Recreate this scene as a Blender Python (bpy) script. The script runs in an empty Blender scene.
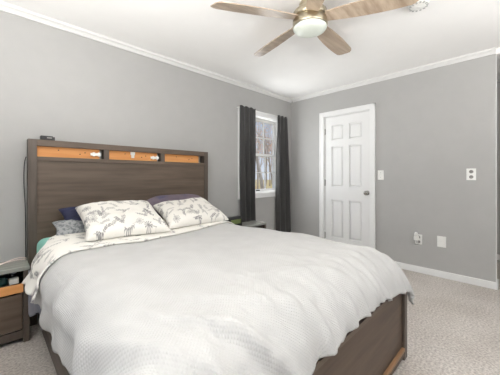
import bpy, math, random
import numpy as np
from mathutils import Vector, noise
sc = bpy.context.scene
C = sc.collection
# ------------------------------------------------------------------ camera, sky, lights, exposure
XB, YA, ZC = 3.676, 2.736, 2.44          # door wall, headboard wall, ceiling
XL, YR = -0.80, -1.50                    # the two walls behind the camera
F = 267.5
TH = math.atan(271 / F)
cam_d = bpy.data.cameras.new('camera'); cam = bpy.data.objects.new('camera', cam_d); C.objects.link(cam)
cam.location = (0, 0, 1.15)
cam.rotation_euler = (math.pi / 2, 0, TH - math.pi / 2)
cam_d.sensor_width = 36; cam_d.lens = 36 * F / 500; cam_d.shift_y = -(187.5 - 176) / 500
cam_d.clip_start = 0.02; cam_d.clip_end = 300
sc.camera = cam
sc.view_settings.view_transform = 'Standard'; sc.view_settings.look = 'None'
sc.view_settings.gamma = 1; sc.view_settings.use_curve_mapping = False
sc.view_settings.exposure = 0.30

w = bpy.data.worlds.new('sky'); sc.world = w; w.use_nodes = True
nt = w.node_tree; bg = nt.nodes['Background']
tc = nt.nodes.new('ShaderNodeTexCoord'); sx = nt.nodes.new('ShaderNodeSeparateXYZ'); rp = nt.nodes.new('ShaderNodeValToRGB')
nt.links.new(tc.outputs['Generated'], sx.inputs[0]); nt.links.new(sx.outputs['Z'], rp.inputs[0]); nt.links.new(rp.outputs[0], bg.inputs[0])
rp.color_ramp.elements[0].color = (.80, .88, 1.0, 1); rp.color_ramp.elements[1].color = (.30, .48, .80, 1)
rp.color_ramp.elements[1].position = .7
bg.inputs[1].default_value = 0.72

def area(name, loc, direction, sx_, sy_, power, col=(1, 1, 1)):
    l = bpy.data.lights.new(name, 'AREA'); l.shape = 'RECTANGLE'; l.size = sx_; l.size_y = sy_; l.energy = power; l.color = col
    o = bpy.data.objects.new(name, l); C.objects.link(o); o.location = loc
    o.rotation_euler = Vector(direction).to_track_quat('-Z', 'Y').to_euler()
    return o
# two added ceiling-bounce lights at invented windows, then daylight at the headboard-wall window
area('added_fill_left', (XL + .02, 0.5, 1.45), (1, 0, 4), 1.9, 1.3, 96, (1, .99, .97))
area('added_fill_rear', (1.3, YR + .02, 1.45), (0, 1, 9), 2.4, 1.3, 82, (1, .99, .97))
area('daylight_headboard_wall_window', (2.94, YA + .02, 1.47), (0.05, -1, .0), .70, 1.05, 13, (.95, .98, 1))
sun = bpy.data.lights.new('sun', 'SUN'); sun.energy = 2.6; sun.angle = .02; sun.color = (1, .93, .82)
so = bpy.data.objects.new('sun', sun); C.objects.link(so); so.location = (0, 0, 20)
so.rotation_euler = Vector((-.9, .12, -.8)).to_track_quat('-Z', 'Y').to_euler()

# ------------------------------------------------------------------ helpers
class MB:
    def __init__(s): s.v = []; s.f = []; s.uv = None
    def box(s, x0, x1, y0, y1, z0, z1):
        b = len(s.v)
        s.v += [(x, y, z) for z in (z0, z1) for y in (y0, y1) for x in (x0, x1)]
        s.f += [tuple(b + i for i in q) for q in ((0, 2, 3, 1), (4, 5, 7, 6), (0, 1, 5, 4), (2, 6, 7, 3), (0, 4, 6, 2), (1, 3, 7, 5))]
        return s
    def hexa(s, pts):                     # 8 points: bottom ring of 4, top ring of 4
        b = len(s.v); s.v += [tuple(p) for p in pts]
        s.f += [tuple(b + i for i in q) for q in ((3, 2, 1, 0), (4, 5, 6, 7), (0, 1, 5, 4), (1, 2, 6, 5), (2, 3, 7, 6), (3, 0, 4, 7))]
        return s
    def lathe(s, c, prof, n=40, axis='z'):
        b = len(s.v)
        for r, h in prof:
            for i in range(n):
                a = 2 * math.pi * i / n; p = (r * math.cos(a), r * math.sin(a), h)
                if axis == 'x': p = (p[2], p[0], p[1])
                if axis == 'y': p = (p[0], p[2], p[1])
                s.v.append((c[0] + p[0], c[1] + p[1], c[2] + p[2]))
        m = len(prof)
        for j in range(m - 1):
            for i in range(n):
                k = (i + 1) % n
                s.f.append((b + j * n + i, b + j * n + k, b + (j + 1) * n + k, b + (j + 1) * n + i))
        s.f.append(tuple(b + i for i in reversed(range(n)))); s.f.append(tuple(b + (m - 1) * n + i for i in range(n)))
        return s
    def tube(s, pts, rad, n=8):
        b = len(s.v); pts = [Vector(p) for p in pts]; m = len(pts)
        rs = rad if isinstance(rad, (list, tuple)) else [rad] * m
        up = None
        for i, p in enumerate(pts):
            d = (pts[min(i + 1, m - 1)] - pts[max(i - 1, 0)]).normalized()
            if up is None: up = d.orthogonal().normalized()
            up = (up - d * up.dot(d)).normalized(); sd = d.cross(up)
            for k in range(n):
                a = 2 * math.pi * k / n
                s.v.append(tuple(p + (up * math.cos(a) + sd * math.sin(a)) * rs[i]))
        for j in range(m - 1):
            for i in range(n):
                k = (i + 1) % n
                s.f.append((b + j * n + i, b + j * n + k, b + (j + 1) * n + k, b + (j + 1) * n + i))
        s.f.append(tuple(b + i for i in reversed(range(n)))); s.f.append(tuple(b + (m - 1) * n + i for i in range(n)))
        return s
    def grid(s, nu, nv, fn, flip=False):
        b = len(s.v)
        for j in range(nv):
            for i in range(nu): s.v.append(tuple(fn(i / (nu - 1), j / (nv - 1))))
        for j in range(nv - 1):
            for i in range(nu - 1):
                q = (b + j * nu + i, b + j * nu + i + 1, b + (j + 1) * nu + i + 1, b + (j + 1) * nu + i)
                s.f.append(q[::-1] if flip else q)
        return s

def origin(p):
    o = Vector((0, 0, 0))
    while p is not None: o += Vector(p.location); p = p.parent
    return o
def obj(name, mb, mat, parent=None, smooth=False, bevel=0, loc=None):
    base = origin(parent) if parent else Vector(loc or (0, 0, 0))
    me = bpy.data.meshes.new(name)
    me.from_pydata([tuple(Vector(v) - base) for v in mb.v], [], mb.f); me.update()
    me.materials.append(mat)
    o = bpy.data.objects.new(name, me); C.objects.link(o)
    if parent: o.parent = parent
    else: o.location = base
    if smooth:
        for p in me.polygons: p.use_smooth = True
    if bevel:
        b = o.modifiers.new('bevel', 'BEVEL'); b.width = bevel; b.segments = 2; b.limit_method = 'ANGLE'; b.angle_limit = .6
    return o
def tag(o, label=None, cat=None, group=None, kind=None):
    if label: o['label'] = label
    if cat: o['category'] = cat
    if group: o['group'] = group
    if kind: o['kind'] = kind
    return o
def thing(name, label, cat, loc, group=None):
    o = bpy.data.objects.new(name, None); C.objects.link(o); o.location = loc; o.empty_display_size = .05
    return tag(o, label, cat, group)
def struct(name, mb, mat, bevel=0, parent=None, smooth=False):
    o = obj(name, mb, mat, parent, smooth, bevel)
    if not parent: o['kind'] = 'structure'
    return o
def lin(c):
    return tuple(((x / 255) / 12.92 if x / 255 <= .04045 else ((x / 255 + .055) / 1.055) ** 2.4) for x in c) + (1,)

def mat(name, c, rough=.6, metal=0, c2=None, scale=(8, 8, 8), nscale=1.0, detail=4, bump=0, bscale=None, lo=.35, hi=.65, spec=.5, sheen=0, emit=None):
    m = bpy.data.materials.new(name); m.use_nodes = True; t = m.node_tree; N = t.nodes; L = t.links
    p = N['Principled BSDF']; p.inputs['Base Color'].default_value = lin(c); p.inputs['Roughness'].default_value = rough
    p.inputs['Metallic'].default_value = metal; p.inputs['Specular IOR Level'].default_value = spec
    if sheen: p.inputs['Sheen Weight'].default_value = sheen
    if emit: p.inputs['Emission Color'].default_value = lin(emit[0]); p.inputs['Emission Strength'].default_value = emit[1]
    tcn = N.new('ShaderNodeTexCoord'); mp = N.new('ShaderNodeMapping'); mp.inputs['Scale'].default_value = scale
    L.new(tcn.outputs['Object'], mp.inputs[0])
    nz = N.new('ShaderNodeTexNoise'); nz.inputs['Scale'].default_value = nscale; nz.inputs['Detail'].default_value = detail
    L.new(mp.outputs[0], nz.inputs[0])
    c2 = c2 or tuple(min(255, x * .97) for x in c)
    r = N.new('ShaderNodeValToRGB'); r.color_ramp.elements[0].position = lo; r.color_ramp.elements[1].position = hi
    r.color_ramp.elements[0].color = lin(c2); r.color_ramp.elements[1].color = lin(c)
    L.new(nz.outputs['Fac'], r.inputs[0]); L.new(r.outputs[0], p.inputs['Base Color'])
    if bump:
        n2 = nz
        if bscale:
            n2 = N.new('ShaderNodeTexNoise'); n2.inputs['Scale'].default_value = bscale; n2.inputs['Detail'].default_value = 3
            L.new(tcn.outputs['Object'], n2.inputs[0])
        b = N.new('ShaderNodeBump'); b.inputs['Strength'].default_value = bump; b.inputs['Distance'].default_value = .005
        L.new(n2.outputs['Fac'], b.inputs['Height']); L.new(b.outputs[0], p.inputs['Normal'])
    return m

def wood(name, c, c2, axis='x', rough=.5, g=1.0):
    sc_ = {'x': (1.2, 14, 14), 'y': (14, 1.2, 14), 'z': (14, 14, 1.2)}[axis]
    m = mat(name, c, rough, c2=c2, scale=tuple(k * g for k in sc_), nscale=2.2, detail=8, bump=.12, lo=.3, hi=.72)
    return m

M = {}
M['wall'] = mat('painted_wall', (177, 176, 174), .75, c2=(175, 174, 172), bump=.05, bscale=160, spec=.2)
M['ceiling'] = mat('ceiling_paint', (249, 248, 246), .9, c2=(248, 247, 245), bump=.04, bscale=120, spec=.1)
M['trim'] = mat('white_trim', (233, 233, 232), .4, c2=(232, 232, 231))
M['crown'] = mat('crown_paint', (222, 221, 219), .7, c2=(221, 220, 218), spec=.2)
M['door'] = mat('white_door_paint', (230, 230, 229), .4, c2=(229, 229, 228))
M['plastic'] = mat('white_plastic', (240, 240, 236), .3)
M['slot'] = mat('outlet_slot', (142, 140, 136), .5)
M['vent'] = mat('vent_grey', (190, 190, 188), .6)
M['steel'] = mat('satin_nickel', (165, 163, 158), .25, 1)
M['brass'] = mat('brushed_nickel', (196, 186, 164), .28, 1, scale=(1, 1, 60), nscale=3)
M['bed_x'] = wood('grey_oak_long', (108, 93, 80), (86, 73, 62), 'x')
M['bed_z'] = wood('grey_oak_upright', (100, 89, 80), (80, 70, 62), 'z')
M['bed_y'] = wood('grey_oak_side', (112, 101, 92), (80, 70, 62), 'y')
M['foot'] = wood('brown_oak_footboard', (98, 80, 65), (74, 59, 47), 'x')
M['pine'] = wood('raw_pine', (232, 168, 104), (208, 138, 76), 'x', .6, .6)
M['pine_brown'] = wood('brown_rail', (168, 132, 96), (130, 98, 70), 'x', .5)
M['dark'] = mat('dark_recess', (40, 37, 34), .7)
M['black'] = mat('black_plastic', (28, 28, 30), .35)
M['grey_top'] = mat('nightstand_top', (150, 151, 144), .2, c2=(134, 133, 126), scale=(2, 20, 2))
M['curtain'] = mat('charcoal_curtain', (58, 57, 56), .7, c2=(50, 49, 48), scale=(30, 30, 3), nscale=3, sheen=.15, bump=.1, bscale=400)
M['teal'] = mat('teal_sheet', (150, 214, 200), .8, bump=.1, bscale=40)
M['navy'] = mat('navy_pillow', (34, 37, 70), .75, c2=(26, 29, 56), bump=.2, bscale=30)
M['purple'] = mat('mauve_satin', (112, 100, 110), .45, c2=(84, 84, 112), scale=(3, 3, 3), lo=.34, hi=.42, bump=.2, bscale=25)
M['grey_fabric'] = mat('grey_sheet', (150, 151, 160), .8, c2=(128, 130, 142), bump=.2, bscale=20)
M['grey_print'] = mat('grey_printed_pillow', (162, 164, 164), .8, c2=(112, 116, 120), scale=(30, 30, 30), nscale=1.5, lo=.42, hi=.56)
M['glass_white'] = mat('frosted_glass', (222, 228, 218), .35, emit=((236, 242, 232), .03))
M['blade'] = wood('washed_oak_blade', (196, 178, 158), (152, 132, 112), 'x', .28, .9)
M['cable'] = mat('pink_white_cable', (232, 214, 206), .4)
M['jar_green'] = mat('dark_green_jar', (30, 62, 60), .3)
M['display'] = mat('clock_display', (104, 116, 72), .4, emit=((150, 180, 80), .04))
M['bark'] = mat('grey_bark', (204, 190, 178), .9, c2=(170, 154, 142), scale=(8, 8, 2))
M['leaf'] = mat('rust_leaves', (236, 190, 152), .8, c2=(216, 162, 122), scale=(3, 3, 3))
M['grass'] = mat('autumn_grass', (190, 186, 128), .95, c2=(204, 164, 116), scale=(.6, .6, .6))
M['siding'] = mat('outside_siding', (205, 203, 198), .8)

# carpet
m = mat('beige_carpet', (222, 215, 208), .95, c2=(178, 171, 164), scale=(60, 60, 60), nscale=1.2, detail=6, lo=.33, hi=.66, spec=.1)
N = m.node_tree.nodes; L = m.node_tree.links; p = N['Principled BSDF']
tcn = N['Texture Coordinate']
big = N.new('ShaderNodeTexNoise'); big.inputs['Scale'].default_value = 2.6; big.inputs['Detail'].default_value = 2
L.new(tcn.outputs['Object'], big.inputs[0])
rr = N.new('ShaderNodeValToRGB'); rr.color_ramp.elements[0].position = .38; rr.color_ramp.elements[1].position = .6
rr.color_ramp.elements[0].color = (.90, .89, .88, 1); rr.color_ramp.elements[1].color = (1, 1, 1, 1); L.new(big.outputs['Fac'], rr.inputs[0])
mx = N.new('ShaderNodeMixRGB'); mx.blend_type = 'MULTIPLY'; mx.inputs[0].default_value = 1
L.new(N['Color Ramp'].outputs[0], mx.inputs[1]); L.new(rr.outputs[0], mx.inputs[2]); L.new(mx.outputs[0], p.inputs['Base Color'])
vb = N.new('ShaderNodeTexNoise'); vb.inputs['Scale'].default_value = 110; vb.inputs['Detail'].default_value = 3; L.new(tcn.outputs['Object'], vb.inputs[0])
bp = N.new('ShaderNodeBump'); bp.inputs['Strength'].default_value = .9; bp.inputs['Distance'].default_value = .012
L.new(vb.outputs['Fac'], bp.inputs['Height']); L.new(bp.outputs[0], p.inputs['Normal'])
M['carpet'] = m

# quilted comforter: fine diagonal lattice woven in (bump only)
m = mat('white_quilt', (190, 189, 187), .85, spec=.15, sheen=.2)
N = m.node_tree.nodes; L = m.node_tree.links; p = N['Principled BSDF']
uvn = N.new('ShaderNodeUVMap'); hs = []
for rot in (.785, -.785):
    mp = N.new('ShaderNodeMapping'); mp.inputs['Rotation'].default_value = (0, 0, rot); L.new(uvn.outputs[0], mp.inputs[0])
    wv = N.new('ShaderNodeTexWave'); wv.inputs['Scale'].default_value = 33; wv.inputs['Distortion'].default_value = .6
    L.new(mp.outputs[0], wv.inputs[0]); hs.append(wv)
mm = N.new('ShaderNodeMath'); mm.operation = 'MULTIPLY'; L.new(hs[0].outputs['Fac'], mm.inputs[0]); L.new(hs[1].outputs['Fac'], mm.inputs[1])
nw = N.new('ShaderNodeTexNoise'); nw.inputs['Scale'].default_value = 22; nw.inputs['Detail'].default_value = 3; L.new(uvn.outputs[0], nw.inputs[0])
ad = N.new('ShaderNodeMath'); ad.operation = 'MULTIPLY_ADD'; ad.inputs[1].default_value = 1.6
L.new(nw.outputs['Fac'], ad.inputs[0]); L.new(mm.outputs[0], ad.inputs[2])
bp = N.new('ShaderNodeBump'); bp.inputs['Strength'].default_value = .32; bp.inputs['Distance'].default_value = .005
L.new(ad.outputs[0], bp.inputs['Height']); L.new(bp.outputs[0], p.inputs['Normal'])
M['quilt'] = m

# botanical print: a painted mask (the print itself) mixes cream cotton with grey ink
m = mat('botanical_print', (240, 237, 228), .85, spec=.15)
N = m.node_tree.nodes; L = m.node_tree.links; p = N['Principled BSDF']
at = N.new('ShaderNodeAttribute'); at.attribute_name = 'print_mask'
mx = N.new('ShaderNodeMixRGB'); mx.inputs[1].default_value = lin((232, 229, 222)); mx.inputs[2].default_value = lin((112, 110, 112))
L.new(at.outputs['Fac'], mx.inputs[0]); L.new(mx.outputs[0], p.inputs['Base Color'])
M['print'] = m

# window glass
m = bpy.data.materials.new('clear_glass'); m.use_nodes = True; N = m.node_tree.nodes; L = m.node_tree.links
N.remove(N['Principled BSDF']); out = N['Material Output']
tr = N.new('ShaderNodeBsdfTransparent'); gl = N.new('ShaderNodeBsdfGlossy'); gl.inputs['Roughness'].default_value = .02
ms = N.new('ShaderNodeMixShader'); ms.inputs[0].default_value = .05
L.new(tr.outputs[0], ms.inputs[1]); L.new(gl.outputs[0], ms.inputs[2]); L.new(ms.outputs[0], out.inputs[0])
M['glass'] = m

# ------------------------------------------------------------------ room shell
WT = .14
HX = 5.0       # hall's far wall
struct('floor', MB().box(XL, HX, YR, YA, -.1, 0), M['carpet'])
struct('ceiling', MB().box(XL, HX, YR, YA, ZC, ZC + .1), M['ceiling'])
def wall_with_hole(name, fixed, inner, outer, a0, a1, h0, h1, z0, z1):
    mb = MB()
    def bb(p0, p1, q0, q1):
        if p1 <= p0 or q1 <= q0: return
        lo, hi = min(inner, outer), max(inner, outer)
        if fixed == 'y': mb.box(p0, p1, lo, hi, q0, q1)
        else: mb.box(lo, hi, p0, p1, q0, q1)
    bb(a0, h0, 0, ZC); bb(h1, a1, 0, ZC); bb(h0, h1, 0, z0); bb(h0, h1, z1, ZC)
    return struct(name, mb, M['wall'])
WX0, WX1, WZ0, WZ1 = 2.538, 3.372, .90, 2.035       # window opening in the headboard wall
wall_with_hole('wall_headboard', 'y', YA, YA + WT, XL - WT, HX + WT, WX0, WX1, WZ0, WZ1)
wall_with_hole('wall_left', 'x', XL, XL - WT, YR, YA, -.5, 1.5, .75, 2.1)
wall_with_hole('wall_rear', 'y', YR, YR - WT, XL - WT, HX + WT, .1, 2.5, .75, 2.1)
YE = .178
DY0, DY1, DZ = 1.425, 2.113, 2.045                 # door opening in the door wall
mb = MB().box(XB, XB + .12, YE, DY0, 0, ZC).box(XB, XB + .12, DY1, YA, 0, ZC).box(XB, XB + .12, DY0, DY1, DZ, ZC)
struct('wall_door_side', mb, M['wall'])
struct('wall_hall', MB().box(HX, HX + WT, YR, YA, 0, ZC), M['wall'])
struct('wall_closet_back', MB().box(XB + .12, HX, 1.0, 1.1, 0, ZC), M['wall'])
# header above the hall opening
struct('wall_header', MB().box(XB + .002, XB + .118, YR, YE, 2.385, ZC), M['ceiling'])
# crown moulding
def crown(name, pts_fn, n):
    prof = [(0, 0), (.012, 0), (.016, .012), (.028, .026), (.042, .034), (.046, .052), (0, .052)]
    a, b = n
    mb = MB(); base = []
    for t_ in (a, b):
        for (o_, z_) in prof: mb.v.append(pts_fn(t_, o_, ZC - .052 + z_))
    k = len(prof)
    for i in range(k):
        j = (i + 1) % k; mb.f.append((i, j, k + j, k + i))
    mb.f.append(tuple(range(k))); mb.f.append(tuple(range(2 * k - 1, k - 1, -1)))
    struct(name, mb, M['crown'])
crown('trim_1', lambda t_, o_, z_: (t_, YA - o_, z_), (XL, XB))
crown('trim_2', lambda t_, o_, z_: (XB - o_, t_, z_), (YE, YA - .046))
# baseboards
def base_board(name, x0, x1, y0, y1):
    struct(name, MB().box(x0, x1, y0, y1, 0, .075), M['trim'], .004)
base_board('baseboard_headboard', XL, XB - .014, YA - .014, YA)
mbb = MB().box(XB - .014, XB, YE - .014, 1.36, 0, .075).box(XB - .014, XB, 2.18, YA, 0, .075)
struct('baseboard_door_side', mbb, M['trim'], .004)
struct('baseboard_return', MB().box(XB, XB + .134, YE - .014, YE, 0, .075), M['trim'], .004)
base_board('baseboard_hall', HX - .014, HX, YR, 1.0)
# corner trim strip on the wall end
struct('trim_3', MB().box(XB - .004, XB + .012, YE - .006, YE, .075, 2.385), M['trim'])

# ---- door with casing, six panels
d = struct('door_1', MB(), M['door'])
bpy.data.objects.remove(d)
def door():
    x0 = XB + .012; x1 = XB + .047
    ya, yb = DY0 + .012, DY1 - .012          # leaf
    za, zb = .012, DZ - .012
    W = yb - ya; H = zb - za
    # panel cells (fractions measured from the photo): columns and rows
    cols = [(ya + .16 * W, ya + .435 * W), (ya + .565 * W, ya + .84 * W)]
    rows = [(.24, .80), (.99, 1.59), (1.68, 1.905)]
    mb = MB(); rec = .020
    ys = [ya, cols[0][0], cols[0][1], cols[1][0], cols[1][1], yb]; zs = [za] + [q for r_ in rows for q in r_] + [zb]
    mb.box(x0 + rec, x1, ya, yb, za, zb)
    for i in range(5):
        for j in range(7):
            if i in (1, 3) and j in (1, 3, 5): continue
            mb.box(x0, x0 + rec, ys[i], ys[i + 1], zs[j], zs[j + 1])
    # leaf is one part; raised fields are parts of their own
    leaf = struct('door_1', mb, M['door'])
    for (c0, c1) in cols:
        for (r0, r1) in rows:
            g = .013; h = .030
            p_ = MB().hexa([(x0 + rec, c0 + g, r0 + g), (x0 + rec, c1 - g, r0 + g), (x0 + rec, c1 - g, r1 - g), (x0 + rec, c0 + g, r1 - g),
                            (x0 + .003, c0 + h, r0 + h), (x0 + .003, c1 - h, r0 + h), (x0 + .003, c1 - h, r1 - h), (x0 + .003, c0 + h, r1 - h)])
            obj('raised_panel', p_, M['door'], leaf)
    yk = 1.467
    k = MB().lathe((x0, yk, .92), [(.031, 0), (.031, -.006), (.026, -.009), (.012, -.012), (.011, -.03), (.02, -.036), (.028, -.046), (.029, -.056), (.022, -.064), (.006, -.067)], 28, 'x')
    obj('door_knob', k, M['steel'], leaf, True)
    for z in (.25, 1.05, 1.82):
        hb = MB().box(x0 - .006, x0 + .004, yb - .006, yb + .011, z - .045, z + .045).tube([(x0 - .007, yb + .004, z - .05), (x0 - .007, yb + .004, z + .05)], .005)
        obj('hinge', hb, M['steel'], leaf)
    cs = .062
    fr = MB()
    for (y0, y1, z0, z1) in ((DY0 - cs, DY0, 0, DZ + cs), (DY1, DY1 + cs, 0, DZ + cs), (DY0, DY1, DZ, DZ + cs)):
        fr.box(XB - .018, XB, y0, y1, z0, z1)
    # thin outer bead of the casing
    for (y0, y1, z0, z1) in ((DY0 - cs - .008, DY0 - cs + .012, 0, DZ + cs + .008), (DY1 + cs - .012, DY1 + cs + .008, 0, DZ + cs + .008), (DY0 - cs - .008, DY1 + cs + .008, DZ + cs - .012, DZ + cs + .008)):
        fr.box(XB - .024, XB, y0, y1, z0, z1)
    struct('trim_4', fr, M['trim'], .003)
    jb = MB().box(XB, XB + .12, DY0, DY0 + .009, 0, DZ).box(XB, XB + .12, DY1 - .009, DY1, 0, DZ).box(XB, XB + .12, DY0 + .009, DY1 - .009, DZ - .009, DZ)
    struct('trim_5', jb, M['trim'])
door()

# ---- window in the headboard wall (double hung, two sashes of 3 x 2 panes)
def dh_window():
    fr = MB()
    cs = .073
    for (x0, x1, z0, z1) in ((WX0 - cs, WX0 + .004, WZ0 - cs, WZ1 + cs), (WX1 - .004, WX1 + cs, WZ0 - cs, WZ1 + cs), (WX0, WX1, WZ1 - .004, WZ1 + cs), (WX0, WX1, WZ0 - cs, WZ0 + .004)):
        fr.box(x0, x1, YA - .018, YA + .004, z0, z1)
    for (x0, x1, z0, z1) in ((WX0, WX0 + .02, WZ0, WZ1), (WX1 - .02, WX1, WZ0, WZ1), (WX0, WX1, WZ1 - .02, WZ1), (WX0, WX1, WZ0, WZ0 + .02)):
        fr.box(x0, x1, YA, YA + WT, z0, z1)
    wd = struct('window_1', fr, M['trim'], .002)
    mid = 1.47
    def sash(z0, z1, y, nm, lab):
        a = MB(); X0, X1 = WX0 + .018, WX1 - .018; st = .036
        a.box(X0, X0 + st, y, y + .03, z0, z1).box(X1 - st, X1, y, y + .03, z0, z1).box(X0 + st, X1 - st, y, y + .03, z0, z0 + .036).box(X0 + st, X1 - st, y, y + .03, z1 - .036, z1)
        gx0, gx1 = X0 + st, X1 - st
        for k in (1, 2):
            xm = gx0 + (gx1 - gx0) * k / 3; a.box(xm - .008, xm + .008, y + .006, y + .024, z0 + .036, z1 - .036)
        zm = (z0 + z1) / 2; a.box(gx0, gx1, y + .006, y + .024, zm - .008, zm + .008)
        s_ = obj(nm, a, M['trim'], wd)
        obj('pane', MB().box(gx0, gx1, y + .013, y + .016, z0 + .036, z1 - .036), M['glass'], s_)
        return s_
    sash(mid - .018, WZ1 - .018, YA + .07, 'upper_sash', '')
    lo = sash(WZ0 + .018, mid + .018, YA + .035, 'lower_sash', '')
    obj('sash_lift', MB().box(2.86, 2.93, YA + .022, YA + .036, .928, .943), M['dark'], lo)
dh_window()
# ---- invented windows behind the camera, added to frame the fill lights
def added_window(name, axis, fixed, a0, a1, z0, z1, out):
    fr = MB(); t_ = .05; lo, hi = sorted((fixed, fixed + out * WT))
    for (p0, p1, q0, q1) in ((a0, a0 + t_, z0, z1), (a1 - t_, a1, z0, z1), (a0 + t_, a1 - t_, z0, z0 + t_), (a0 + t_, a1 - t_, z1 - t_, z1), ((a0 + a1) / 2 - .025, (a0 + a1) / 2 + .025, z0 + t_, z1 - t_)):
        if axis == 'y': fr.box(p0, p1, lo + .02, hi, q0, q1)
        else: fr.box(lo + .02, hi, p0, p1, q0, q1)
    wd = struct(name, fr, M['trim'])
    c_ = (lo + hi) / 2
    g = MB().box(a0, a1, c_ - .002, c_ + .002, z0, z1) if axis == 'y' else MB().box(c_ - .002, c_ + .002, a0, a1, z0, z1)
    obj('pane', g, M['glass'], wd)
added_window('added_window_left', 'x', XL, -.5, 1.5, .75, 2.1, -1)
added_window('added_window_rear', 'y', YR, .1, 2.5, .75, 2.1, -1)

# ------------------------------------------------------------------ bed frame
bed = thing('bed', 'grey-brown wooden bed frame with tall headboard of three pine-backed slots', 'bed', (1.06, 1.6, 0))
HB0, HB1 = YA - .100, YA - .012
BX0, BX1 = .228, 1.895
for x0, x1 in ((BX0, .282), (1.843, BX1)):
    obj('headboard_post', MB().box(x0, x1, HB0, HB1, 0, 1.436), M['bed_z'], bed, bevel=.002)
obj('headboard_top_rail', MB().box(.282, 1.843, HB0 + .001, HB1, 1.386, 1.436), M['bed_x'], bed, bevel=.002)
for x0, x1 in ((.758, .800), (1.300, 1.343)):
    obj('headboard_divider', MB().box(x0, x1, HB0 + .002, HB1 - .01, 1.30, 1.386), M['bed_z'], bed, bevel=.001)
obj('headboard_shelf_rail', MB().box(.282, 1.843, HB0 + .002, HB1 - .01, 1.268, 1.302), M['bed_x'], bed, bevel=.002)
obj('headboard_panel', MB().box(.282, 1.843, HB0 + .012, HB1 - .02, .14, 1.268), M['bed_x'], bed)
for x0, x1, g in ((.282, .758, .03), (.800, 1.300, .03), (1.343, 1.843, .06)):
    pb = obj('pine_backing', MB().box(x0, x1 - g, HB0 + .034, HB0 + .052, 1.302, 1.386), M['pine'], bed)
    tag(pb, 'raw orange pine board behind the slot')
    for kx, kz in ((.3, .06), (.62, .035), (.7, .05)):
        kk = MB().lathe((x0 + (x1 - x0) * kx, HB0 + .0335, 1.302 + kz), [(.005, 0), (.004, -.0006)], 10, 'y')
        obj('knot', kk, M['dark'], pb)
for x0, cz in ((.700, 1.342), (1.245, 1.338)):
    hb_ = MB().box(x0 - .045, x0 + .04, HB0 + .022, HB0 + .034, cz - .012, cz + .012).box(x0 - .03, x0 - .01, HB0 + .018, HB0 + .024, cz - .018, cz + .018).box(x0 + .012, x0 + .03, HB0 + .018, HB0 + .024, cz - .018, cz + .018)
    tag(obj('bracket', hb_, M['plastic'], bed, bevel=.002), 'white metal bracket screwed in the slot')
obj('bracket', MB().box(1.00, 1.04, HB0 + .024, HB0 + .034, 1.355, 1.383).box(1.008, 1.018, HB0 + .024, HB0 + .034, 1.325, 1.36).box(1.024, 1.034, HB0 + .024, HB0 + .034, 1.325, 1.36), M['plastic'], bed)
# side rails, deck, footboard
FY0, FY1 = .508, .552
obj('side_rail', MB().box(.288, .315, FY1, HB0, .02, .40), M['bed_y'], bed, bevel=.002)
obj('side_rail', MB().box(1.808, 1.835, FY1, HB0, .02, .40), M['bed_y'], bed, bevel=.002)
obj('deck', MB().box(.315, 1.808, FY1, HB0, .33, .36), M['dark'], bed)
obj('footboard_panel', MB().box(BX0 + .05, BX1 - .045, FY0 + .016, FY1 - .008, .07, .46), M['foot'], bed)
for x0, x1 in ((BX0, BX0 + .05), (BX1 - .042, BX1 + .012)):
    obj('footboard_stile', MB().box(x0, x1, FY0, FY1 + .01, 0, .462), M['bed_z'], bed, bevel=.002)
obj('footboard_top_rail', MB().box(BX0 + .05, BX1 - .042, FY0 + .004, FY1, .455, .478), M['bed_x'], bed, bevel=.002)
obj('footboard_bottom_rail', MB().box(BX0 + .05, BX1 - .042, FY0 + .002, FY1, .025, .058), M['foot'], bed, bevel=.003)
tag(obj('footboard_ledge', MB().box(BX0 + .05, BX1 - .042, FY0 - .002, FY0 + .018, .058, .080), M['pine_brown'], bed, bevel=.003), 'lighter brown ledge above the lower rail')

# ------------------------------------------------------------------ mattress
def rbox(x0, x1, y0, y1, z0, z1, r=.05, n=18):
    """rounded slab as a superellipsoid-like grid box"""
    mb = MB(); cx, cy, cz = (x0 + x1) / 2, (y0 + y1) / 2, (z0 + z1) / 2
    hx, hy, hz = (x1 - x0) / 2, (y1 - y0) / 2, (z1 - z0) / 2
    def put(p):
        q = [max(-h + r, min(h - r, p[i])) for i, h in enumerate((hx, hy, hz))]
        d_ = Vector(p) - Vector(q)
        if d_.length > 1e-9: d_ = d_.normalized() * r
        return (cx + q[0] + d_.x, cy + q[1] + d_.y, cz + q[2] + d_.z)
    def st(h):
        a = [-h + r * k / 4 for k in range(4)] + [(-h + r) + (2 * h - 2 * r) * k / 6 for k in range(7)] + [h - r + r * k / 4 for k in range(1, 5)]
        return a
    A, B, D = st(hx), st(hy), st(hz)
    def face(U, V, f, flip):
        nu, nv = len(U), len(V)
        mb.grid(nu, nv, lambda u, v: put(f(U[round(u * (nu - 1))], V[round(v * (nv - 1))])), flip)
    face(A, B, lambda a, b: (a, b, hz), False); face(A, B, lambda a, b: (a, b, -hz), True)
    face(A, D, lambda a, b: (a, -hy, b), False); face(A, D, lambda a, b: (a, hy, b), True)
    face(B, D, lambda a, b: (-hx, a, b), True); face(B, D, lambda a, b: (hx, a, b), False)
    return mb
mt = obj('mattress', rbox(.272, 1.66, .78, HB0 - .01, .361, .674, .06), M['teal'], None, True, loc=(1.06, 1.6, .36))
tag(mt, 'mattress in pale teal fitted sheet lying in the wooden bed frame', 'mattress')

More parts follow.
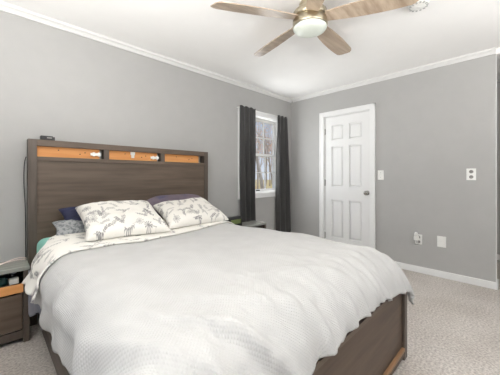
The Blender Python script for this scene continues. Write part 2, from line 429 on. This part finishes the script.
# ------------------------------------------------------------------ bedding surface
TOP = .712
def nz3(x, y, z=0.0): return noise.noise(Vector((x, y, z)))
def arc(e, R, flare=0):
    if e <= 0: return 0, 0
    a = e / R
    if a < math.pi / 2: return R * math.sin(a), R * (1 - math.cos(a))
    s = e - R * math.pi / 2
    return R + flare * s, R + s * math.sqrt(1 - flare * flare)
def cover(a, b, lift=0.0, amp=1.0, y_edge=.715, left_flare=0.0):
    """a: arc position across (m, from x=0), b: along the bed; returns a draped point"""
    xl, xr = .36, 1.69
    q = max(0, min(1, (b - 1.1) / .8)); xr -= .13 * q * q * (3 - 2 * q); a -= (1.69 - xr) if a > 1.69 else (1.69 - xr) * max(0, (a - 1.2) / .49)
    q1 = max(0, min(1, (a - 1.25) / .45)); q1 = q1 * q1 * (3 - 2 * q1) * .05
    q2 = max(0, min(1, (1.25 - b) / .5)); q2 = q2 * q2 * (3 - 2 * q2) * .05
    y_edge += q1; xr -= q2
    eL, eR, eF = xl - a, a - xr, y_edge - b
    RL, RR, RF = .155, .205 + q2 * 1.5, .222 + q1 * 1.15
    oL, dL = arc(eL, RL, left_flare); oR, dR = arc(eR, RR, .12); oF, dF = arc(eF, RF, .0)
    x = min(max(a, xl), xr) - oL * (1 + lift / RL) + oR * (1 + lift / RR)
    y = max(b, y_edge) - oF * (1 + lift / RF)
    dx = max(dL, dR)
    drop = (dx ** 2.5 + dF ** 2.5) ** (1 / 2.5)
    z = TOP + lift - drop
    # soft hollows on the top
    z += amp * (.010 * nz3(a * 2.2, b * 2.2, 3) + .004 * nz3(a * 7, b * 7, 9)) * (1 if drop < .05 else .5)
    # creases from the foot edge
    if eF > -.35:
        t = min(1, max(0, (eF + .35) / .5)); ph = a * 26 + 9 * nz3(a * 2.2, b * 1.6, 1) + (b * 9)
        wv = (math.sin(ph) * .6 + math.sin(ph * 1.9 + 1) * .4) * .030 * t * (.35 + 1.6 * abs(nz3(a * 2.6, 1.3))) + .020 * t * nz3(a * 13, b * 5, 5) + .008 * t * nz3(a * 30, b * 14, 6) + .004 * t * math.sin(a * 58 + 5 * nz3(a * 3, b * 2, 7))
        wv *= amp; sfac = min(1, dF / RF); y -= wv * sfac; z += wv * (1 - sfac) * .7
    if dL > .02 or eL > -.15:
        t = min(1, max(0, (eL + .15) / .35)); ph = b * 20 + 4 * nz3(b * 2.5, a * 2, 7)
        wv = (.010 * math.sin(ph) + .018 * nz3(b * 7, a * 9, 2)) * t * amp; sfac = min(1, dL / RL); x -= wv * sfac; z += wv * (1 - sfac) * .6
    if eR > -.15:
        t = min(1, max(0, (eR + .15) / .35)); wv = (.010 * math.sin(b * 17 + 3 * nz3(b * 2, 4)) ) * t * amp
        sfac = min(1, dR / RR); x += wv * sfac; z += wv * (1 - sfac) * .4
    # puffed wave on the top towards the right foot corner
    return (x, y, z)
def cloth_obj(name, nu, nv, ab, mat_, thick, lift=0, amp=1, loc=(1.06, 1.4, .7), left_flare=0, mask=None, y_edge=.715):
    mb = MB(); uvs = []
    for j in range(nv):
        for i in range(nu):
            a, b = ab(i / (nu - 1), j / (nv - 1)); uvs.append((a, b)); mb.v.append(cover(a, b, lift, amp, y_edge, left_flare))
    for j in range(nv - 1):
        for i in range(nu - 1): mb.f.append((j * nu + i, j * nu + i + 1, (j + 1) * nu + i + 1, (j + 1) * nu + i))
    o = obj(name, mb, mat_, None, True, loc=loc)
    me = o.data; ul = me.uv_layers.new(name='UVMap')
    for lp in me.loops: ul.data[lp.index].uv = uvs[lp.vertex_index]
    if mask is not None:
        at_ = me.attributes.new('print_mask', 'FLOAT', 'POINT')
        for i, (a, b) in enumerate(uvs): at_.data[i].value = mask(a, b)
    s = o.modifiers.new('thick', 'SOLIDIFY'); s.thickness = thick; s.offset = -1
    return o

# ---- botanical print raster -------------------------------------------------
def make_print(seed, w_, h_, res=300, n=18):
    rnd = random.Random(seed); W_, H_ = int(w_ * res), int(h_ * res); im = np.zeros((H_, W_), np.float32)
    yy, xx = np.mgrid[0:H_, 0:W_]
    def seg(x0, y0, x1, y1, r, val):
        X0, Y0, X1, Y1, R_ = x0 * res, y0 * res, x1 * res, y1 * res, r * res
        ax, bx = int(max(0, min(X0, X1) - R_ - 2)), int(min(W_, max(X0, X1) + R_ + 3)); ay, by = int(max(0, min(Y0, Y1) - R_ - 2)), int(min(H_, max(Y0, Y1) + R_ + 3))
        if ax >= bx or ay >= by: return
        px, py = xx[ay:by, ax:bx] - X0, yy[ay:by, ax:bx] - Y0; dx, dy = X1 - X0, Y1 - Y0; l2 = dx * dx + dy * dy + 1e-6
        t = np.clip((px * dx + py * dy) / l2, 0, 1); d_ = np.hypot(px - t * dx, py - t * dy)
        im[ay:by, ax:bx] = np.maximum(im[ay:by, ax:bx], val * np.clip((R_ - d_) / .8 + .5, 0, 1))
    k = 0
    spots = []
    for tr_ in range(3000):
        x, y = rnd.uniform(0, w_), rnd.uniform(0, h_)
        if all(math.hypot(x - a, y - b) > .058 for a, b in spots): spots.append((x, y))
        if len(spots) >= n: break
    for (x, y) in spots:
        kind = rnd.choice('fssbbb'); a0 = rnd.uniform(0, 6.28); val = rnd.uniform(.55, 1.0)
        if kind == 'f':                       # dandelion head on a stem
            for q in range(11):
                a = q * 6.283 / 11 + a0; r1 = rnd.uniform(.024, .032)
                seg(x, y, x + r1 * math.cos(a), y + r1 * math.sin(a), .0021, val)
                seg(x + r1 * math.cos(a), y + r1 * math.sin(a), x + (r1 + .005) * math.cos(a), y + (r1 + .005) * math.sin(a), .0038, val)
            seg(x, y, x - .07 * math.cos(a0), y - .07 * math.sin(a0), .002, val)
        else:                                 # leafy or berried sprig
            px, py, a = x, y, a0
            for q in range(6):
                nx, ny = px + .014 * math.cos(a), py + .014 * math.sin(a); seg(px, py, nx, ny, .0020, val * .8)
                for sgn in (-1, 1):
                    la = a + sgn * rnd.uniform(.6, 1.0); ll = rnd.uniform(.008, .015)
                    if kind == 's': seg(nx + .003 * math.cos(la), ny + .003 * math.sin(la), nx + ll * math.cos(la), ny + ll * math.sin(la), .0030, val * .85)
                    else:
                        seg(nx, ny, nx + ll * math.cos(la), ny + ll * math.sin(la), .0017, val * .7)
                        seg(nx + ll * math.cos(la), ny + ll * math.sin(la), nx + ll * math.cos(la) + .001, ny + ll * math.sin(la), .0050, val)
                px, py = nx, ny; a += rnd.uniform(-.3, .3)
    def sample(u, v):
        i = min(W_ - 1, max(0, int(u * res))); j = min(H_ - 1, max(0, int(v * res))); return float(im[j, i])
    return sample

# ---- comforter
def comf_ab(u, v):
    b = .385 + (2.02 - .385) * v
    hemL = .36 - (.375 + .005 * math.sin(b * 52 + 3 * nz3(b * 5, 3)) + .02 * nz3(b * 3, 8)); hemR = 1.69 + .40 + .02 * nz3(b * 3, 2)
    a = hemL + (hemR - hemL) * u
    if v < .2:
        b -= (1 - v / .2) * .035 * max(0, min(1, (1.15 - a) / .35))
        b += (1 - v / .2) * (.030 * nz3(a * 4, 11) + .014 * nz3(a * 11, 5) - .045 * max(0, min(1, (a - 1.62) / .2)))
    return a, b
cf = cloth_obj('comforter', 230, 200, comf_ab, M['quilt'], .022)
tag(cf, 'white quilted comforter spread over the bed and hanging past the footboard', 'comforter')

# ---- printed sheet folded back over the head of the comforter
pr = make_print(5, 2.4, 1.2, 260, 260)
def sheet_ab(u, v):
    a = .050 + (2.0 - .050) * u + .012 * math.sin(v * 11) * max(0, 1 - u / .1)
    k = max(0, min(1, (.40 - a) / .35))
    b0 = 1.79 + .02 * math.sin(a * 5) - .06 * k + .15 * max(0, a - .95)
    b1 = float(np.interp(a, (.05, .2, .28, .36, .44), (2.12, 2.12, 2.20, 2.36, 2.46)))
    hem = .02 * nz3(a * 6, 4)
    return a, b0 + hem + (b1 - b0) * v
sh = cloth_obj('bed_sheet', 260, 90, sheet_ab, M['print'], .010, lift=.014, amp=1, loc=(1.06, 2.1, .7), left_flare=.5, mask=lambda a, b: pr(a + .1, b - 1.6))
tag(sh, 'cream botanical print sheet folded over the head of the white comforter', 'sheet')

# ---- grey sheet hanging down between nightstand and comforter
def hang():
    def fn(u, v):
        y = 1.90 + .48 * u
        low = float(np.interp(u, (0, .2, .45, .85, 1), (.30, .235, .30, .205, .24)))
        ztop = .60 - .10 * u; z = ztop - (ztop - low) * v
        x = .250 - .040 * u + .010 * math.sin(u * 17 + v * 2) * (.3 + .7 * v)
        return (x, y, z)
    o = obj('grey_sheet', MB().grid(60, 40, fn), M['grey_fabric'], None, True, loc=(.25, 2.1, .3))
    s = o.modifiers.new('thick', 'SOLIDIFY'); s.thickness = .006
    tag(o, 'grey-blue sheet hanging down beside the nightstand leg under the comforter', 'sheet')
hang()

# ------------------------------------------------------------------ pillows
def pillow(name, BL, BR, TR, TL, T, mat_, label, group=None, seed=1, n=22, mask=None, bottom=.45, nu=110, nv=80, wr=.012, soft=.36, rc=0):
    BL, BR, TR, TL = map(Vector, (BL, BR, TR, TL))
    nrm = ((BR - BL).cross(TL - BL)).normalized()
    if nrm.z < 0: nrm = -nrm
    def prof(u, v):
        a = max(0, 1 - abs(2 * u - 1) ** 3.4); b = max(0, 1 - abs(2 * v - 1) ** 3.0)
        return (a * b) ** soft
    def P(u, v, side):
        # pinch the edges in between the corners
        pu = .035 * math.sin(math.pi * v) * (1 - 2 * u); pv = .045 * math.sin(math.pi * u) * (1 - 2 * v)
        uu, vv = u + pu * abs(1 - 2 * u) ** 2, v + pv * abs(1 - 2 * v) ** 2
        if rc: uu, vv = .5 + (uu - .5) * (1 - rc * abs(2 * v - 1) ** 4), .5 + (vv - .5) * (1 - rc * abs(2 * u - 1) ** 4)
        p_ = (BL * (1 - uu) + BR * uu) * (1 - vv) + (TL * (1 - uu) + TR * uu) * vv
        h = prof(u, v) * T
        wk = wr * nz3(u * 4 + seed * 7, v * 4, seed) * prof(u, v) + wr * .5 * nz3(u * 11, v * 9 + seed, seed) * prof(u, v)
        return p_ + nrm * ((h + wk) if side > 0 else -h * bottom)
    mb = MB()
    mb.grid(nu, nv, lambda u, v: P(u, v, 1)); mb.grid(nu, nv, lambda u, v: P(u, v, -1), True)
    c_ = (BL + BR + TL + TR) / 4
    o = obj(name, mb, mat_, None, True, loc=c_)
    # weld seam
    import bmesh
    if mask:
        at_ = o.data.attributes.new('print_mask', 'FLOAT', 'POINT'); k = 0
        for s_ in range(2):
            for j in range(nv):
                for i in range(nu): at_.data[k].value = mask(i / (nu - 1) * .68, j / (nv - 1) * .5); k += 1
    bm = bmesh.new(); bm.from_mesh(o.data); bmesh.ops.remove_doubles(bm, verts=bm.verts, dist=.0004); bmesh.ops.recalc_face_normals(bm, faces=bm.faces); bm.to_mesh(o.data); bm.free()
    for p_ in o.data.polygons: p_.use_smooth = True
    tag(o, label, 'pillow', group)
    return o
pillow('pillow', (.45, 1.93, .738), (.985, 1.84, .738), (1.07, 2.42, .900), (.49, 2.42, .900), .085, M['print'],
       'cream botanical print pillow with dandelions, nearest the nightstand with the pink-white cord', 'printed pillows', 3, mask=make_print(11, .7, .55, 300, 60), nu=200, nv=150)
pillow('pillow', (1.00, 1.90, .742), (1.66, 1.97, .728), (1.69, 2.44, .890), (1.12, 2.44, .865), .075, M['print'],
       'cream botanical print pillow on the window side, in front of the mauve pillow', 'printed pillows', 4, mask=make_print(23, .7, .55, 300, 60), nu=200, nv=150)
pillow('pillow', (.42, 2.42, .75), (.98, 2.44, .76), (.98, 2.59, .915), (.405, 2.57, .885), .05, M['navy'],
       'dark navy pillow peeking out behind the left printed pillow', None, 6)
pillow('pillow', (.35, 2.32, .715), (.85, 2.30, .715), (.85, 2.49, .80), (.355, 2.50, .795), .04, M['grey_print'],
       'small grey patterned pillow lying under the navy pillow', None, 7)
pillow('pillow', (1.06, 2.44, .74), (1.76, 2.44, .74), (1.78, 2.60, .955), (1.06, 2.60, .95), .05, M['purple'],
       'mauve and blue satin pillow standing behind the right printed pillow', None, 8, rc=.3)

# ------------------------------------------------------------------ nightstands
def nightstand(x1, label, full=True):
    W_ = .66; x0 = x1 - W_; y0, y1 = 2.412, 2.655; H_ = .525
    t = thing('nightstand', label, 'nightstand', ((x0 + x1) / 2, (y0 + y1) / 2, 0), 'grey-oak nightstands either side of the bed')
    obj('top', MB().box(x0, x1, y0 - .006, y1, H_ - .028, H_), M['grey_top'], t, bevel=.003)
    for lx in (x0, x1 - .034):
        for ly in (y0, y1 - .034): obj('leg', MB().box(lx, lx + .034, ly, ly + .034, 0, H_ - .028), M['bed_z'], t, bevel=.002)
    obj('side_panel', MB().box(x0 + .008, x0 + .026, y0 + .034, y1 - .034, .06, H_ - .028), M['bed_y'], t)
    obj('side_panel', MB().box(x1 - .026, x1 - .008, y0 + .034, y1 - .034, .06, H_ - .028), M['bed_y'], t)
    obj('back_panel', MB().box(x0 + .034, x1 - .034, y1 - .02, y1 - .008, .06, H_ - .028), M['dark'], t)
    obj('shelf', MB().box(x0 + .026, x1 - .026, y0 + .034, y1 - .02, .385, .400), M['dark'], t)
    tag(obj('front_rail', MB().box(x0 + .034, x1 - .034, y0 + .004, y0 + .030, .348, .404), M['pine'], t, bevel=.002), 'raw orange pine rail')
    dr = obj('drawer', MB().box(x0 + .038, x1 - .038, y0 + .006, y0 + .026, .095, .335), M['bed_x'], t, bevel=.003)
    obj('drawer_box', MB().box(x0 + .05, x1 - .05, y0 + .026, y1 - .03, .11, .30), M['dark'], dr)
    obj('bottom_rail', MB().box(x0 + .034, x1 - .034, y0 + .008, y0 + .03, .03, .085), M['bed_z'], t, bevel=.002)
    return t
nightstand(.218, 'grey-oak nightstand with open cubby and pine rail left of the bed')
nightstand(2.69, 'grey-oak nightstand below the window beyond the far side of the bed')

# things in the left cubby
def jar(x, y, r, h, m_, ml, label, cat='jar'):
    z = .400
    t = thing('jar', label, cat, (x, y, z))
    obj('body', MB().lathe((x, y, z), [(r * .9, 0), (r, .004), (r, h * .7), (r * .8, h * .76)], 24), m_, t, True)
    obj('lid', MB().lathe((x, y, z), [(r * .84, h * .76), (r * .84, h), (r * .6, h + .001)], 24), ml, t, True)
jar(.085, 2.50, .022, .052, M['jar_green'], M['jar_green'], 'small dark green jar inside the nightstand cubby')
jar(.030, 2.48, .022, .045, M['black'], M['black'], 'small black jar in the cubby near the left picture edge')
b = obj('box', rbox(.112, .165, 2.462, 2.51, .400, .438, .006), M['plastic'], None, True, loc=(.138, 2.49, .400))
tag(b, 'small white box inside the nightstand cubby', 'box')
jar(.14, 2.56, .02, .07, M['black'], M['grey_fabric'], 'dark bottle with grey cap at the back of the cubby', 'bottle')
# cord on the left nightstand
pts = []
ctrl = [(-.10, 2.46, .529), (-.02, 2.45, .532), (.05, 2.455, .548), (.11, 2.47, .566), (.16, 2.50, .570), (.200, 2.54, .556), (.212, 2.60, .532), (.16, 2.62, .529), (.09, 2.59, .529), (.02, 2.56, .529), (-.06, 2.58, .529)]
def catmull(cp, n=10):
    cp = [Vector(p) for p in cp]; out = []
    for i in range(len(cp) - 1):
        p0, p1, p2, p3 = cp[max(i - 1, 0)], cp[i], cp[i + 1], cp[min(i + 2, len(cp) - 1)]
        for k in range(n):
            t = k / n; out.append(.5 * ((2 * p1) + (p2 - p0) * t + (2 * p0 - 5 * p1 + 4 * p2 - p3) * t * t + (3 * p1 - p0 - 3 * p2 + p3) * t ** 3))
    out.append(cp[-1]); return out
o = obj('charging_cable', MB().tube(catmull(ctrl), .0036, 8), M['cable'], None, True, loc=(.05, 2.5, .526))
tag(o, 'pinkish white cord looping over the left nightstand top', 'cable')
# black cord behind the headboard post
o = obj('power_cord', MB().tube(catmull([(.222, 2.70, 1.30), (.212, 2.705, 1.24), (.210, 2.71, 1.10), (.218, 2.715, .9), (.222, 2.72, .5), (.222, 2.72, .02)]), .003), M['black'], None, True, loc=(.22, 2.71, .02))
tag(o, 'thin black cord hanging down the wall at the left headboard post', 'cable')
# remote on the headboard
t = thing('remote_control', 'small black remote box lying on top of the headboard', 'remote', (.345, 2.68, 1.436))
obj('body', MB().box(.305, .385, 2.650, 2.700, 1.4365, 1.470), M['black'], t, bevel=.004)
obj('cap', MB().box(.387, .398, 2.652, 2.698, 1.4365, 1.464), M['black'], t, bevel=.002)
obj('front_plate', MB().box(.345, .378, 2.6475, 2.651, 1.450, 1.460), M['slot'], t)
# alarm clock
t = thing('alarm_clock', 'black digital alarm clock with green display on the far nightstand', 'clock', (2.19, 2.52, .525))
cb = MB(); prof = [(-.05, 0), (-.05, .095), (-.03, .122), (.03, .122), (.045, .10), (.045, 0)]
for x in (2.085, 2.30): cb.v += [(x, 2.52 + a, .525 + b_) for a, b_ in prof]
for i in range(6): cb.f.append((i, (i + 1) % 6, 6 + (i + 1) % 6, 6 + i))
cb.f += [(5, 4, 3, 2, 1, 0), (6, 7, 8, 9, 10, 11)]
obj('case', cb, M['black'], t, bevel=.006)
obj('display', MB().box(2.115, 2.27, 2.4675, 2.471, .560, .612), M['display'], t)
obj('snooze_bar', MB().box(2.14, 2.25, 2.505, 2.53, .6465, .652), M['slot'], t, bevel=.002)

# ------------------------------------------------------------------ curtains and rod
def curtain(x0t, x1t, x0b, x1b, ztop, zbot, folds, seed, label):
    rnd = random.Random(seed)
    def fn(u, v):
        z = ztop + (zbot - ztop) * v
        a = x0t + (x0b - x0t) * v; b = x1t + (x1b - x1t) * v
        pinch = 0.012 * math.exp(-((v - .0) / .03) ** 2)
        x = a + (b - a) * u + .006 * math.sin(v * 5 + seed)
        amp = .005 + .022 * min(1, v * 3)
        ph = u * folds * 2 * math.pi + .9 * nz3(v * 1.8, seed) + seed
        y = 2.688 + amp * math.sin(ph) + .006 * nz3(u * 9, v * 5, seed)
        return (x, y, z + .008 * math.sin(u * folds * 6.28) * (1 if v == 0 else 0))
    o = obj('curtain', MB().grid(140, 60, fn), M['curtain'], None, True, loc=((x0t + x1t) / 2, 2.684, zbot))
    s = o.modifiers.new('thick', 'SOLIDIFY'); s.thickness = .004; s.offset = 0
    tag(o, label, 'curtain', 'charcoal curtains at the window')
curtain(2.460, 2.765, 2.50, 2.80, 2.115, .10, 3.2, 1, 'charcoal grey curtain hanging at the left of the window, behind the nightstand')
curtain(3.265, 3.500, 3.235, 3.61, 2.105, .02, 2.6, 2, 'charcoal grey curtain hanging between window and room corner')
t = thing('curtain_rod', 'slim white curtain rod across the top of the window', 'curtain rod', (2.95, 2.684, 2.09))
obj('rod', MB().tube([(2.44, 2.700, 2.092), (3.505, 2.700, 2.092)], .005, 12), M['plastic'], t, True)
for x in (2.455, 3.49): obj('rod_bracket', MB().box(x - .008, x + .008, 2.70, YA - .001, 2.086, 2.098), M['plastic'], t)

# ------------------------------------------------------------------ wall plates
def plate(name, label, cat, y, z, hw, hh, kind, group=None):
    t = thing(name, label, cat, (XB, y, z), group)
    obj('plate', MB().box(XB - .006, XB, y - hw, y + hw, z - hh, z + hh), M['plastic'], t, bevel=.002)
    if kind == 'switch':
        obj('toggle', MB().box(XB - .018, XB - .006, y - .005, y + .005, z - .004, z + .014), M['plastic'], t, bevel=.001)
        for dz in (-.03, .03): obj('screw', MB().lathe((XB - .006, y, z + dz), [(.004, 0), (.0035, -.001)], 12, 'x'), M['slot'], t)
    if kind == 'outlet':
        for dz in (-.028, .028):
            r_ = obj('receptacle', MB().lathe((XB - .006, y, z + dz), [(.0185, 0), (.0175, -.002)], 24, 'x'), M['slot'], t)
            for dy in (-.006, .006): obj('slot', MB().box(XB - .0085, XB - .0078, y + dy - .001, y + dy + .001, z + dz - .003, z + dz + .007), M['black'], r_)
    if kind == 'blank':
        obj('cover', MB().box(XB - .009, XB - .006, y - hw + .012, y + hw - .012, z - hh + .018, z + hh - .018), M['plastic'], t, bevel=.001)
        for dz in (-.035, .035): obj('screw', MB().lathe((XB - .006, y, z + dz), [(.003, 0), (.003, -.001)], 12, 'x'), M['slot'], t)
    return t
plate('light_switch', 'white light switch on the grey wall right beside the door', 'light switch', 1.288, 1.163, .037, .062, 'switch')
plate('wall_outlet', 'white wall plate with two grey ovals at switch height near the wall end', 'outlet', .372, 1.168, .040, .062, 'outlet')
plate('wall_outlet', 'low white wall plate with smooth face, right of the plugged-in adapter', 'outlet', .632, .405, .042, .062, 'blank')
plate('wall_outlet', 'low white outlet holding a plugged-in white adapter', 'outlet', .858, .395, .037, .060, 'outlet')
t = thing('plug_in_adapter', 'white plug-in air freshener sticking out of the low outlet', 'adapter', (XB - .03, .868, .41))
obj('body', rbox(XB - .055, XB - .009, .848, .900, .385, .440, .012), M['plastic'], t, True)
obj('bulb', MB().lathe((XB - .04, .876, .435), [(.018, 0), (.021, .015), (.019, .035), (.010, .048), (.002, .05)], 24), M['plastic'], t, True)
obj('refill', MB().lathe((XB - .035, .868, .352), [(.010, 0), (.014, .005), (.014, .034)], 20), M['vent'], t, True)

# ------------------------------------------------------------------ smoke detector
SX, SY = 2.285, .535
t = thing('smoke_detector', 'white round smoke detector with slots on the ceiling', 'smoke detector', (SX, SY, ZC))
obj('housing', MB().lathe((SX, SY, ZC), [(.070, 0), (.070, -.012), (.064, -.026), (.05, -.034), (.03, -.038), (.004, -.038)], 40), M['plastic'], t, True)
for k in range(14):
    a = k * 2 * math.pi / 14; c_, s_ = math.cos(a), math.sin(a); q = []
    for z in (ZC - .036, ZC - .0285):
        for (r_, w_) in ((.046, -.005), (.062, -.006), (.062, .006), (.046, .005)): q.append((SX + r_ * c_ - w_ * s_, SY + r_ * s_ + w_ * c_, z))
    obj('vent_slot', MB().hexa(q), M['vent'], t)
obj('test_button', MB().lathe((SX, SY, ZC - .038), [(.014, 0), (.013, -.003)], 20), M['plastic'], t)

# ------------------------------------------------------------------ ceiling fan
FX, FY, FZ = 1.721, 1.107, 2.320
fan = thing('ceiling_fan', 'five-blade ceiling fan with washed-oak blades and brushed nickel light housing', 'ceiling fan', (FX, FY, ZC))
obj('canopy', MB().lathe((FX, FY, 0), [(.075, ZC), (.080, ZC - .01), (.080, ZC - .045), (.070, ZC - .055)], 48), M['brass'], fan, True)
obj('motor_housing', MB().lathe((FX, FY, 0), [(.075, ZC - .055), (.112, ZC - .062), (.124, ZC - .075), (.126, FZ + .012), (.120, FZ + .004)], 56), M['brass'], fan, True)
obj('switch_housing', MB().lathe((FX, FY, 0), [(.115, FZ + .002), (.119, FZ - .004), (.119, FZ - .014), (.127, FZ - .018), (.128, FZ - .055), (.124, FZ - .064)], 56), M['brass'], fan, True)
tag(obj('light_lens', MB().lathe((FX, FY, 0), [(.122, FZ - .064), (.122, FZ - .072), (.112, FZ - .084), (.085, FZ - .095), (.05, FZ - .101), (.003, FZ - .103)], 56), M['glass_white'], fan, True), 'white frosted glass lens')
fan['kind'] = 'object' if False else fan.get('kind', '') or ''
del fan['kind']
PITCH = math.radians(13)
for k in range(5):
    ang = math.radians(149.2 - 72 * k)
    cA, sA = math.cos(ang), math.sin(ang)
    n = 28; r0, r1 = .10, .735
    top = []
    for i in range(n + 1):
        t_ = i / n; r = r0 + (r1 - r0) * t_
        wl = .042 + .030 * math.sin(t_ ** .9 * math.pi * .80)   # half widths: fuller leading edge
        wt = .042 + .026 * math.sin(t_ ** .9 * math.pi * .74)
        rl, rt_ = r - .028 * max(0, (t_ - .7) / .3), r                    # slanting tip
        fade = 1 - .45 * max(0, (t_ - .93) / .07) ** 2
        top.append(((rl, wl * fade), (rt_ + .0, -wt * fade)))
    mb = MB()
    def L3(r, w_, dz):
        z = FZ - .0 - w_ * math.sin(PITCH) + dz; ww = w_ * math.cos(PITCH)
        return (FX + r * cA - ww * sA, FY + r * sA + ww * cA, z)
    for (a, b_) in top:
        mb.v += [L3(a[0], a[1], .0035), L3(b_[0], b_[1], .0035), L3(b_[0], b_[1], -.0035), L3(a[0], a[1], -.0035)]
    for i in range(n):
        o_ = 4 * i
        for q in range(4):
            q2 = (q + 1) % 4; mb.f.append((o_ + q, o_ + q2, o_ + 4 + q2, o_ + 4 + q))
    mb.f += [(3, 2, 1, 0), (4 * n, 4 * n + 1, 4 * n + 2, 4 * n + 3)]
    bl = obj('blade', mb, M['blade'], fan)
    arm = MB()
    arm.hexa([L3(.09, -.03, -.008), L3(.09, .03, -.008), L3(.17, .022, -.008), L3(.17, -.022, -.008), L3(.09, -.03, -.0036), L3(.09, .03, -.0036), L3(.17, .022, -.0036), L3(.17, -.022, -.0036)])

# ------------------------------------------------------------------ outside: lawn and trees
struct('ground', MB().box(-60, 90, YA + WT + .02, 110, -.6, -.5), M['grass'])
def tree(x, y, h, seed, label, leaves=500):
    rnd = random.Random(seed); z0 = -.5
    t = thing('tree', label, 'tree', (x, y, z0), 'trees beyond the window')
    mb = MB(); tips = []
    def branch(p, d, l, r, depth):
        pts_ = [p]; rs = [r]; q = Vector(p); dd = Vector(d).normalized()
        for i in range(5):
            dd = (dd + Vector((rnd.uniform(-.14, .14), rnd.uniform(-.14, .14), rnd.uniform(-.02, .12)))).normalized()
            q = q + dd * l / 5; pts_.append(q.copy()); rs.append(r * (1 - .14 * (i + 1)))
            if depth < 3 and i >= (0 if depth else 1) and rnd.random() < .9:
                a = rnd.uniform(0, 6.28); nd = (dd * .6 + Vector((math.cos(a), math.sin(a), .35)) * .7)
                branch(q.copy(), nd, l * rnd.uniform(.45, .6), rs[-1] * .55, depth + 1)
            if depth >= 1: tips.append(q.copy())
        mb.tube(pts_, rs, 6 if depth < 2 else 4)
    branch(Vector((x, y, z0)), (0, 0, 1), h, h * .013, 0)
    obj('branches', mb, M['bark'], t, True)
    lf = MB()
    for i in range(int(leaves * .45)):
        p = min(rnd.choice(tips), rnd.choice(tips), key=lambda q: q.z) + Vector([rnd.gauss(0, .35) for _ in range(3)]); s_ = rnd.uniform(.028, .055) * max(1, y / 13)
        u = Vector([rnd.gauss(0, 1) for _ in range(3)]).normalized(); v = u.orthogonal().normalized()
        b_ = len(lf.v); lf.v += [tuple(p + u * s_), tuple(p + v * s_ * .6), tuple(p - u * s_), tuple(p - v * s_ * .6)]; lf.f.append((b_, b_ + 1, b_ + 2, b_ + 3))
    lv = obj('leaves', lf, M['leaf'], t); lv['kind'] = 'stuff'
spots = [(8.25, 7.5, 7.5, 60, ''), (12.6, 10.75, 7, 120, ''), (14.1, 12.9, 7, 220, ''), (18.2, 15.4, 7, 500, ''), (20, 19.1, 7, 900, ''), (24.6, 20.9, 8, 1400, ''), (28, 26.8, 8, 2400, ''), (33, 28.8, 8, 2400, ''), (38, 36.5, 9, 2400, ''), (43, 37.0, 9, 2400, '')]
labs = ['slender bare tree closest to the window, thin trunk behind the panes', 'grey-trunked tree near the window on the right with few rust leaves',
        'autumn tree in the middle distance at the left of the panes', 'autumn tree in the middle distance at the right of the panes',
        'rust-leaved tree further back, left of centre in the window', 'rust-leaved tree further back, right of centre in the window',
        'distant rust-leaved tree of the wood, left side', 'distant rust-leaved tree of the wood, right side', 'farthest tree on the left of the window view', 'farthest tree on the right of the window view']
for i, (x, y, h, n_, _) in enumerate(spots): tree(x, y, h, 40 + i, labs[i], n_)
